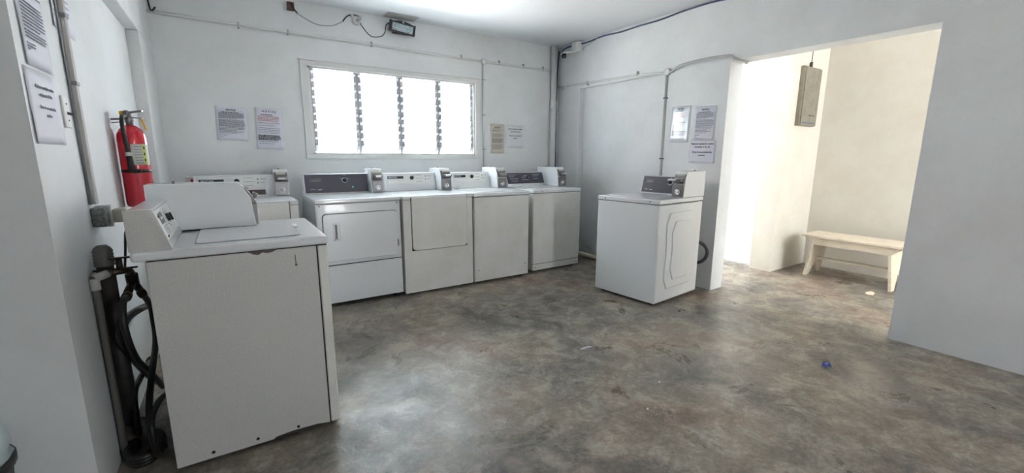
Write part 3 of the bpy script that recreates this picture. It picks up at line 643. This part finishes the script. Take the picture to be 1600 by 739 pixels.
for z in (1.93, .6):
    m = MB(); m.rod((0, 0, z-.05), (0, 0, z+.05), .044, n=20); m.build('coupling', PVC, t)
t = thing('cable', 'dark thin cable running down beside the corner pipe', 'cable', (3.69, YB-.02, 0))
m = MB(); m.tube([(0, 0, .0), (.005, 0, .8), (-.003, 0, 1.6), (0, 0, 2.2), (.01, -.02, 2.6)], .009, 8); m.build('sheath', CABLEB, t)
t = thing('flood_light', 'small black solar floodlight mounted high on the back wall near ceiling', 'light', (1.61, 4.52, 2.545))
T = Matrix.Rotation(R_(6), 4, 'Y') @ Matrix.Rotation(R_(12), 4, 'X')
m = MB(); m.box(-.125, -.0, -.05, .125, .03, .045, .006, M=T); m.prism([(-.10, .045), (-.03, .062), (.03, .062), (.12, .045)], 0, .025, 'y', .002, M=T)
for sx in (-1, 1): m.box(sx*.125-.008, -.005, -.055, sx*.125+.008, .03, .05, .004, M=T)
m.box(-.125, -.006, -.055, .125, .004, -.042, .002, M=T); m.build('housing', BLACK, t)
m = MB(); m.box(-.107, -.004, -.038, .107, .002, .032, .002, M=T); m.build('lens', LENS, t)
m = MB(); m.lathe([(.009, 0), (.008, .006), (0, .008)], T @ Vector((0, 0, .05)), (0, -1, 0), 14); m.build('sensor', WHITEP, t)
m = MB(); m.box(-.02, .02, -.02, .02, .10, .02); m.box(-.08, .085, -.04, .08, .1, .06); m.build('bracket', DSTEEL, t)
m = MB(); m.tube([(-.13, .01, .03), (-.16, .03, .01), (-.165, .06, -.05), (-.2, .095, -.09), (-.30, .097, -.10), (-.38, .097, -.02), (-.40, .097, .02)], .004, 8); m.build('wire', BLACK, t)
t = thing('ceiling_plate', 'pale flat plate on the ceiling edge above the floodlight', 'plate', (1.60, 4.50, ZC))
m = MB(); m.box(-.16, -.06, -.006, .16, .11, -.0, .002); m.build('plate', TRUNK, t)
t = thing('wall_outlet', 'white outlet cup with cable left of the floodlight', 'outlet', (1.175, YB, 2.565))
m = MB(); m.lathe([(.042, 0), (.042, .02), (.03, .03), (0, .03)], (0, 0, 0), (0, -1, 0), 20); m.box(-.05, -.03, .02, -.025, -.005, .048, .004); m.box(.025, -.03, .02, .05, -.005, .048, .004); m.build('cup', PVC, t)
m = MB(); m.lathe([(.015, 0), (.015, .006), (0, .006)], (.01, -.03, 0), (0, -1, 0), 12); m.build('socket_face', TRUNK, t)
t = thing('cable', 'thin white cable sagging between brown box and white outlet near ceiling', 'cable', (.62, YB-.008, 2.56))
m = MB(); m.tube([(.02, 0, -.01), (.1, 0, -.05), (.2, 0, -.085), (.33, 0, -.075), (.43, 0, -.02)], .0045, 8); m.build('sheath', CABLEW, t)
m = MB(); m.tube([(.43, 0, -.02), (.47, 0, .03), (.53, 0, .055), (.6, 0, .045)], .0055, 8); m.build('dark_end', BLACK, t)
t = thing('junction_box', 'small brown open box at the ceiling line left of the window', 'box', (.60, YB, 2.59))
m = MB(); m.box(-.03, -.035, -.035, .03, 0, .035, .004); m.build('box', RUST, t)
m = MB(); m.tube([(.0, -.03, .03), (.01, -.045, .0), (.03, -.04, -.03), (.05, -.01, -.04)], .006, 8); m.build('wire', BLACK, t)
t = thing('cable', 'short black cable hooking over the beam in the back left corner', 'cable', (-.42, YB-.03, 2.38))
m = MB(); m.tube([(-.03, -.25, .262), (-.0, -.15, .2), (.01, -.03, .08), (.02, 0, .0), (.05, .0, .03)], .006, 8); m.build('sheath', BLACK, t)
t = thing('conduit_pipe', 'tiny bent pipe end low on the back wall below the window', 'pipe', (2.73, YB-.006, 1.2)); COL.objects.unlink(t); bpy.data.objects.remove(t)

# ------------------------------------------------------------------ right wall fixtures
t = thing('conduit_pipe', 'thin white conduit along the right wall from corner to round junction', 'conduit', (XW(YB)-.015, YB, 2.15))
m = MB()
def rw(y, z, off=0): return (XW(y)-XW(YB)-off, y-YB, z-2.15)
m.tube([rw(YB-.02, 2.158), rw(3.64, 2.135), rw(3.2, 2.115), rw(3.0, 2.10), rw(2.95, 2.09)], .0125, 10); m.build('pipe', PVC, t)
for y in (4.5, 4.05, 3.3):
    a = Vector(rw(y, 2.15)); m = MB(); m.box(a.x-.016, a.y-.007, -.035, a.x+.014, a.y+.007, .012, .002); m.build('clip', TRUNK, t)
t = thing('conduit_pipe', 'grey conduit dropping from the round junction behind the lone washer', 'conduit', (XW(2.93)-.014, 2.93, .9))
m = MB(); m.rod((0, 0, -.6), (0, 0, 1.18), .014); m.build('pipe', TRUNK, t)
m = MB(); m.lathe([(.036, 0), (.036, .022), (.028, .028), (0, .028)], (.014, 0, 1.20), (-1, 0, 0), 20); m.build('junction', PVC, t)
for z in (.35, .95):
    m = MB(); m.box(-.016, -.02, z-.006, .014, .02, z+.006, .002); m.build('clip', DSTEEL, t)
t = thing('cable_bundle', 'pair of grey cables looping from the junction over the pillar top', 'cable', (XW(2.9)-.02, 2.9, 2.1))
for k, dz in enumerate((0, .014)):
    m = MB(); m.tube([(0, 0, -.01), (0, -.05, .0+dz), (0, -.13, .03+dz), (0, -.35, .04+dz), (0.01, -.6, .03+dz), (.01, -.66, .0+dz), (.06, -.70, -.012), (.15, -.70, -.014-dz*.2), (.18, -.66, -.014)], .008, 8); m.build('cable', TRUNK if k else CABLEW, t)
t = thing('security_camera', 'small black and white security camera in the top right corner', 'camera', (3.60, 4.36, 2.49))
m = MB(); T = Matrix.Rotation(R_(-38), 4, 'Z') @ Matrix.Rotation(R_(10), 4, 'X'); m.prism(rrect(.06, .06, .018), -.035, .08, 'y', .003, M=T); m.build('housing', WHITEP, t)
m = MB(); m.prism(rrect(.058, .058, .018), -.045, -.034, 'y', .003, M=T); m.lathe([(.018, 0), (.018, .004), (0, .004)], T @ Vector((0, -.044, 0)), T.to_3x3() @ Vector((0, -1, 0)), 16); m.build('lens_face', BLACK, t)
m = MB(); m.tube([(0, .06, .02), (.03, .06, .05), (.07, .04, .06), (.12, .0, .06)], .011, 8); m.lathe([(.03, 0), (.03, .012), (0, .012)], (.135, 0, .06), (-1, 0, 0), 16); m.build('bracket', WHITEP, t)
t = thing('junction_box', 'square white junction box on the right wall beside the security camera', 'box', (XW(4.32), 4.24, 2.585))
m = MB(); m.box(-.075, -.055, -.055, 0, .055, .055, .004); m.build('box', WHITEP, t)
m = MB(); m.box(-.079, -.045, -.045, -.074, .045, .045, .002); m.build('cover', WHITEP, t)
t = thing('cable', 'blue-grey cable running along the right wall and ceiling line', 'cable', (XW(4.5)-.012, 4.5, ZC-.015))
m = MB(); pts = [(-.02, .05, -.10), (-.01, .0, -.03)]
for i in range(12):
    y = -.15-i*.26; pts.append((XW(4.5+y)-XW(4.5)-.003*(i % 3), y, -.012-.012*math.sin(i*1.7) - (.02 if i == 3 else 0)))
m.tube(pts, .0085, 8); m.build('sheath', CABLEB, t)
m = MB(); m.tube([(.0, -.33, -.10), (.0, -.42, -.06), (-.0, -.6, -.02)], .004, 8); m.build('tail', CABLEW, t)
t = thing('floor_pipe', 'cream pipe lying along the right wall base between two washers', 'pipe', (3.70, 3.0, .035))
m = MB(); m.tube([(.03, 0, 0), (.025, .6, 0), (.005, 1.5, 0)], .030, 12, 3); m.build('pipe', pmat('cream_pipe', (214, 206, 184), .5), t)
t = thing('cable', 'thin pale cable drooping to the floor right of the kick plate washer', 'cable', (3.76, 3.6, 0))
m = MB(); m.tube([(0, .62, .32), (0, .57, .2), (0, .5, .13), (-.01, .35, .10), (-.01, .15, .085), (0, 0, .08), (.01, -.3, .08)], .007, 8); m.build('sheath', CABLEW, t)
t = thing('drain_hose', 'dark drain hose looping out behind the lone washer', 'hose', (3.66, 2.415, 0))
m = MB(); m.tube([(-.03, .10, .46), (-.0, .0, .475), (.03, -.07, .455), (.05, -.105, .40), (.045, -.10, .33), (.02, -.06, .28), (.0, .02, .26), (-.02, .1, .25)], .016, 10, 6); m.build('hose', pmat('grey_rubber', (70, 70, 70), .5), t)

# ------------------------------------------------------------------ corridor: fuse panel and bench
t = thing('breaker_box', 'grey metal electrical panel high on the corridor wall above the bench', 'electrical panel', (5.33, 2.33, 1.91))
m = MB(); m.box(-.185, -.04, -.305, .185, 0, .305, .003); m.build('box', PANELG, t)
m = MB(); m.box(-.165, -.052, -.30, .185, -.04, .295, .003); dd = m.build('cover', PANELG, t)
m = MB(); m.box(.0, -.058, -.20, .12, -.051, -.185, .002); m.build('latch', STEEL, dd)
m = MB(); m.box(-.14, -.0535, -.285, .15, -.0515, -.262); m.build('nameplate', GREYTXT, dd)
m = MB(); m.rod((.0, -.015, .305), (.0, -.015, .36), .014); m.tube([(0, -.015, .35), (.01, -.012, .5), (.02, -.008, .8)], .004, 8); m.build('feed_wire', DSTEEL, t)
t = thing('wooden_bench', 'cream painted wooden bench against the corridor wall', 'bench', (5.37, 1.70, 0))
def bench():
    Lh, Wd = .42, .19
    m = MB(); m.box(-Wd-.005, -Lh-.02, .425, Wd, Lh+.015, .45, .004); m.build('seat', WOOD, t)
    for sx in (-1, 1):
        x = sx*(Wd-.03)
        m = MB(); m.prism([(-Lh, .425), (Lh, .425), (Lh-.085, .345), (-Lh+.085, .345)], x-.01, x+.01, 'x', .002); m.build('apron', WOOD, t)
    for sy in (-1, 1):
        y0 = sy*(Lh-.10); T = Matrix.Translation((0, y0, .425)) @ Matrix.Rotation(R_(sy*7), 4, 'X')
        P = [(-Wd+.02, 0), (Wd-.02, 0), (Wd-.01, -.427), (Wd-.09, -.427), (.0, -.28), (-Wd+.09, -.427), (-Wd+.01, -.427)]
        m = MB(); tb = bmesh.new()
        A = [tb.verts.new((x, -.012, z)) for x, z in P]; B = [tb.verts.new((x, .012, z)) for x, z in P]
        tb.faces.new(A); tb.faces.new(B[::-1])
        for i in range(7): tb.faces.new((A[i], B[i], B[(i+1) % 7], A[(i+1) % 7]))
        bmesh.ops.recalc_face_normals(tb, faces=tb.faces); m.add(tb, T); m.build('leg', WOOD, t)
    m = MB(); m.box(-.035, -Lh+.075, .165, .035, Lh-.075, .19, .003); m.build('stretcher', WOOD, t)
bench()

# ------------------------------------------------------------------ litter on the floor
def scrap(name, label, loc, pts, mat, th=.004):
    m = MB(); tb = bmesh.new(); top = [tb.verts.new((x, y, z)) for x, y, z in pts]; bot = [tb.verts.new((x*.96, y*.96, z-th)) for x, y, z in pts]
    c = tb.verts.new((0, 0, .012)); c2 = tb.verts.new((0, 0, .012-th)); k = len(pts)
    for i in range(k):
        tb.faces.new((top[i], top[(i+1) % k], c)); tb.faces.new((bot[(i+1) % k], bot[i], c2)); tb.faces.new((top[(i+1) % k], top[i], bot[i], bot[(i+1) % k]))
    m.add(tb); o = m.build(name, mat); o.location = loc; o['label'] = label; o['category'] = 'litter'; return o
scrap('candy_wrapper', 'crumpled blue wrapper on the concrete floor', (2.953, .990, .002), [(-.035, .01, .018), (-.02, -.008, .005), (0, -.012, .02), (.02, -.02, .006), (.035, .0, .022), (.02, .015, .01), (0, .02, .026), (-.02, .018, .008)], BLUE)
scrap('paper_scrap', 'small cream scrap on the floor in front of the bench', (4.95, 1.40, .002), [(-.05, 0, .006), (-.02, -.03, .004), (.03, -.025, .015), (.05, .01, .018), (.02, .035, .01), (-.03, .03, .006)], CREAM)
scrap('paper_scrap', 'thin white torn strip lying on the middle of the floor', (1.88, 1.976, .002), [(-.045, .01, .004), (-.02, -.004, .004), (.02, .0, .006), (.05, -.012, .005), (.03, .01, .006), (-.01, .012, .005)], PAPER, .003)
for i, (x, y, lab) in enumerate(((1.66, 1.28, 'tiny white fleck on the floor below the torn strip'), (1.93, 1.42, 'tiny white fleck on the floor near the torn strip, right side'))):
    scrap('paper_scrap', lab, (x, y, .002), [(-.008, 0, .004), (0, -.007, .004), (.009, 0, .005), (0, .007, .004)], PAPER, .002)

# ------------------------------------------------------------------ groups of repeats
for o in COL.objects:
    if o.parent or 'category' not in o: continue
    c = o['category']; l = o['label']
    if c in ('dryer', 'washing machine') and o.location.y > 3.4: o['group'] = 'washers and dryers lined up under the window'
    elif c == 'hose' and 'lone washer' not in l: o['group'] = 'black hoses behind the nearest washer'
    elif c == 'notice': o['group'] = 'notices on the back wall' if 'back wall' in l or 'window' in l else ('notices on the pillar' if 'pillar' in l else 'notices on the left wall')
